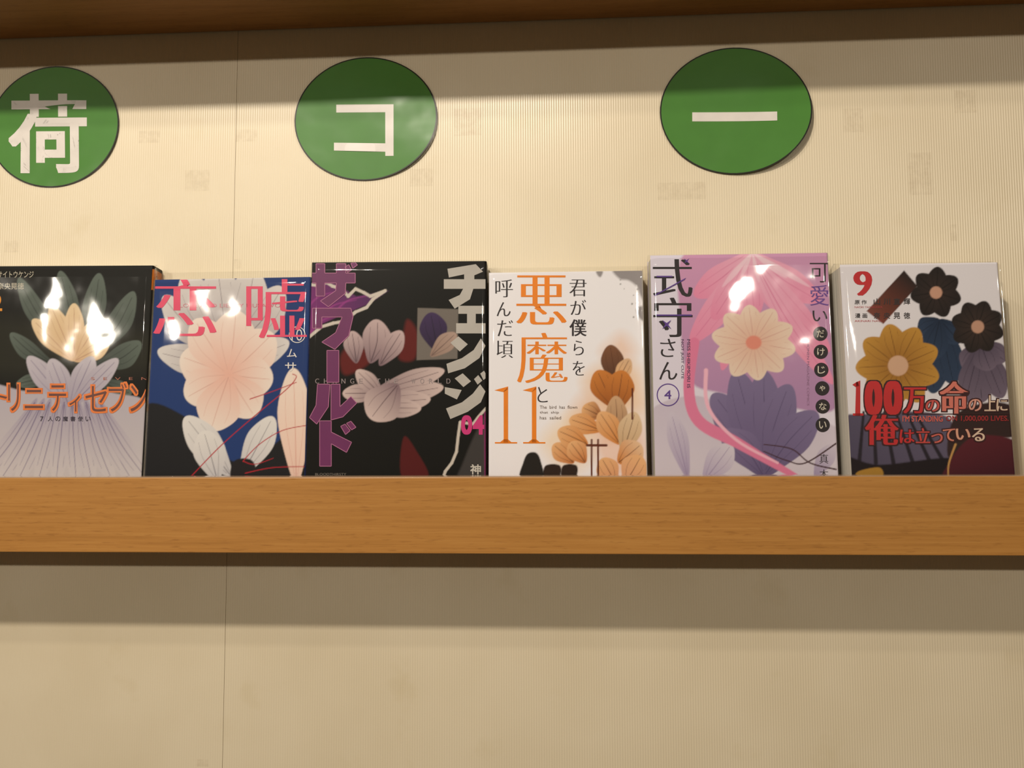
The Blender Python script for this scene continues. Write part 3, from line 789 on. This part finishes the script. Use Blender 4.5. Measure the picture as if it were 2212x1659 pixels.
def t5b(p):
    K, V = (40, 34, 38), (104, 70, 146)
    p.text('可', 1749, 568, 1789, 610, K, -.012, .03); p.text('愛', 1750, 616, 1790, 660, V, -.012, .03); p.text('い', 1755, 671, 1787, 694, K, -.01, .03)
    for ch, x, y in (('だ', 1772, 721), ('け', 1773, 760), ('じ', 1774, 799), ('ゃ', 1776, 839), ('な', 1777, 878), ('い', 1777, 918)):
        p.disc(x, y, 15.5, K, 1)
        r = 6 if ch == 'ゃ' else 8
        p.text(ch, x - r, y - r, x + r, y + r, (214, 206, 190), .006, lift=2)
    p.text('SHONEN MAGAZINE COMICS', 1743, 734, 1748, 876, (150, 112, 146), rot=True)
    p.text('真', 1770, 981, 1789, 1001, K, -.01, .02); p.text('木', 1770, 1014, 1789, 1032, K, -.01, .02)

# ---- book six: white cover, ochre, navy and maroon masses
def art6(p):
    p.blob([(1953, 584), (1982, 618), (1908, 700), (1872, 672)], (46, 32, 30), 1.2, (120, 62, 48), ((1960, 600), (1890, 690)), smooth=False)
    def flower(x, y, r, wd, n, c0, c1, vein, cen):
        for k in range(n):
            a = 2 * math.pi * k / n + .3
            p.petal(x, y, x + r * math.cos(a), y + r * math.sin(a), wd, c0, c1, vein)
        p.blob([(x + r * .24 * math.cos(a), y + r * .24 * math.sin(a)) for a in np.linspace(0, 6.283, 9)[:-1]], cen, 1.5)
    for x, y, wd in ((1985, 720, 50), (2015, 850, 66), (2060, 830, 66), (2075, 740, 50), (2010, 780, 60)):
        p.petal(2030, 690, x, y, wd, (30, 44, 66), (46, 62, 88), (20, 30, 48))
    for x, y, wd in ((2085, 800, 56), (2120, 870, 64), (2165, 860, 60), (2172, 780, 50), (2085, 870, 56), (2140, 800, 60)):
        p.petal(2118, 740, x, y, wd, (76, 66, 84), (112, 98, 116), (52, 44, 60))
    flower(2022, 632, 56, 40, 7, (52, 40, 38), (34, 28, 28), (18, 14, 14), (196, 150, 128))
    flower(2112, 706, 58, 42, 8, (60, 46, 42), (36, 30, 30), (18, 14, 16), (190, 146, 124))
    flower(1940, 790, 92, 58, 9, (150, 100, 40), (190, 140, 60), (112, 72, 26), (206, 166, 138))
    p.blob([(1828, 910), (1860, 895), (2000, 890), (2060, 920), (2050, 1040), (1828, 1040)], (74, 68, 90), 2, (92, 84, 106), ((1850, 1020), (1950, 900)))
    for x in (1856, 1892, 1930, 1972, 2010, 2040): p.ribbon([(1880 + (x - 1880) * .6, 890), (x, 1000)], 5, 9, (38, 32, 42), 1.5)
    p.blob([(1828, 988), (1900, 1004), (2060, 990), (2060, 1040), (1828, 1040)], (28, 20, 26), 2)
    p.blob([(1855, 1018), (1900, 1010), (1904, 1032), (1852, 1032)], (166, 124, 50), 1.5)
    p.blob([(2062, 900), (2130, 870), (2190, 880), (2196, 940), (2120, 950), (2050, 990)], (52, 36, 36), 2)
    p.blob([(2050, 1000), (2090, 950), (2140, 940), (2200, 960), (2200, 1040), (2046, 1040)], (88, 32, 42), 2, (66, 22, 34), ((2100, 950), (2120, 1030)))
    p.ribbon([(2064, 960), (2050, 1000), (2048, 1028)], 5, 3, (186, 140, 84), 1)
def t6a(p):
    Rr, Sm, Cr, DK = (190, 40, 44), (208, 116, 102), (216, 190, 168), (58, 22, 26)
    rows = (('0', 1867, 1906, 823, 896, Rr, .01, .13), ('0', 1908, 1949, 823, 896, Rr, .01, .13), ('万', 1951, 2000, 837, 893, Rr, -.004, .07), ('の', 1999, 2029, 864, 889, (200, 84, 78), 0, .05),
            ('命', 2029, 2092, 824, 894, Sm, -.004, .08), ('の', 2092, 2120, 862, 888, (212, 150, 134), 0, .05), ('上', 2126, 2151, 854, 888, Cr, 0, .05), ('に', 2152, 2176, 862, 888, Cr, 0, .05),
            ('俺', 1868, 1941, 896, 961, Rr, -.004, .07), ('は', 1943, 1975, 928, 957, Rr, 0, .05), ('立', 1978, 2009, 925, 957, (198, 70, 66), 0, .05), ('っ', 2011, 2036, 937, 957, (200, 96, 86), 0, .05),
            ('て', 2036, 2063, 926, 953, (206, 124, 104), 0, .05), ('い', 2064, 2096, 926, 950, (212, 156, 132), 0, .05), ('る', 2099, 2127, 925, 953, Cr, 0, .05))
    for ch, x0, x1, y0, y1, c, off, ct in rows:
        p.text(ch, x0 - 2.5, y0 - 2.5, x1 + 2.5, y1 + 2.5, DK, off + .035, ct + .02, lift=1)
        p.text(ch, x0, y0, x1, y1, c, off, ct, lift=2)
    p.poly([(1849, 826), (1858, 822), (1858, 898), (1847, 898)], Rr, 2); p.poly([(1841, 831), (1852, 824), (1856, 834), (1848, 836)], Rr, 2); p.rect(1842, 893, 1865, 898, Rr, 2)
    p.rect(1948, 893.5, 2180, 895, DK, 3)
    p.text("I'M STANDING", 1949, 898, 2036, 911, (206, 96, 86), .02, lift=3); p.text('ON 1,000,000 LIVES.', 2043, 898, 2178, 911, (150, 40, 42), .02, lift=3)
def t6n(p): p.text('9', 1843, 586, 1884, 639, (190, 36, 44), -.014, .1)
def t6b(p):
    K, R_ = (52, 46, 48), (176, 60, 64)
    p.text('原 作', 1846, 648, 1872, 657.5, K, .012)
    p.text('漫 画', 1847, 677, 1873, 687, K, .012)
    for s, y in (('山川直輝', 644.5), ('奈央晃徳', 675)):
        for i, ch in enumerate(s): p.text(ch, 1887 + i * 21.6, y, 1901 + i * 21.6, y + 13.5, K, .012)
    p.text('NAOKI YAMAKAWA', 1846, 661.5, 1906, 665.5, R_); p.text('AKINARI NAO', 1846, 691.5, 1904, 695.5, R_)

make_book('manga book with a near-black and lavender cover and orange outlined title lettering', (-58, 319.5, 800, 574.5), -0.0325, 3.0, 3.0, 0.016, (16, 15, 12), art1,
          [('author_lettering', t1a), ('title_lettering', t1b), ('subtitle_lettering', t1c)], (22, 20, 18), 0.002, 1.3, (.90, .985, (214, 120, 40)))
make_book('manga book with a dark blue cover, pale petals and two large pink-red kanji', (324, 665.5, 815, 601.5), -0.0300, -0.6, 2.6, 0.016, (30, 56, 112), art2,
          [('title_lettering', t2a), ('author_lettering', t2b)], (28, 50, 104), 0.007, 2.1)
make_book('manga book with a black cover, torn white strips and purple title lettering', (667.5, 1051, 800, 565.5), -0.0335, 2.2, 3.0, 0.016, (13, 12, 11), art3,
          [('title_lettering', t3a), ('title_lettering', t3d), ('english_lettering', t3b), ('caption_lettering', t3e), ('volume_number', t3c), ('author_lettering', t3f)], (24, 20, 20), 0.0028, 3.7)
make_book('manga book with a white cover, large orange kanji and the numeral 11', (1056, 1394, 810, 587), -0.0275, 0.6, 3.0, 0.014, (240, 237, 243), art4,
          [('title_lettering', t4a), ('volume_number', t4n), ('title_lettering', t4b), ('title_lettering', t4c), ('title_lettering', t4e), ('small_lettering', t4d)], (226, 220, 216), 0.005, 4.2)
make_book('manga book with a pink and mauve cover, black circles down one side', (1410, 1801, 790, 549), -0.0325, 0.6, 2.2, 0.018, (221, 214, 230), art5,
          [('title_lettering', t5a), ('volume_number', t5n), ('side_lettering', t5b)], (206, 196, 206), 0.0022, 5.6)
make_book('manga book with a white, ochre and maroon cover, red title and numeral 9', (1827, 2176, 800, 569), -0.0435, 0.3, 3.2, 0.027, (226, 221, 228), art6,
          [('title_lettering', t6a), ('volume_number', t6n), ('author_lettering', t6b)], (150, 130, 130), 0.0035, 6.4)
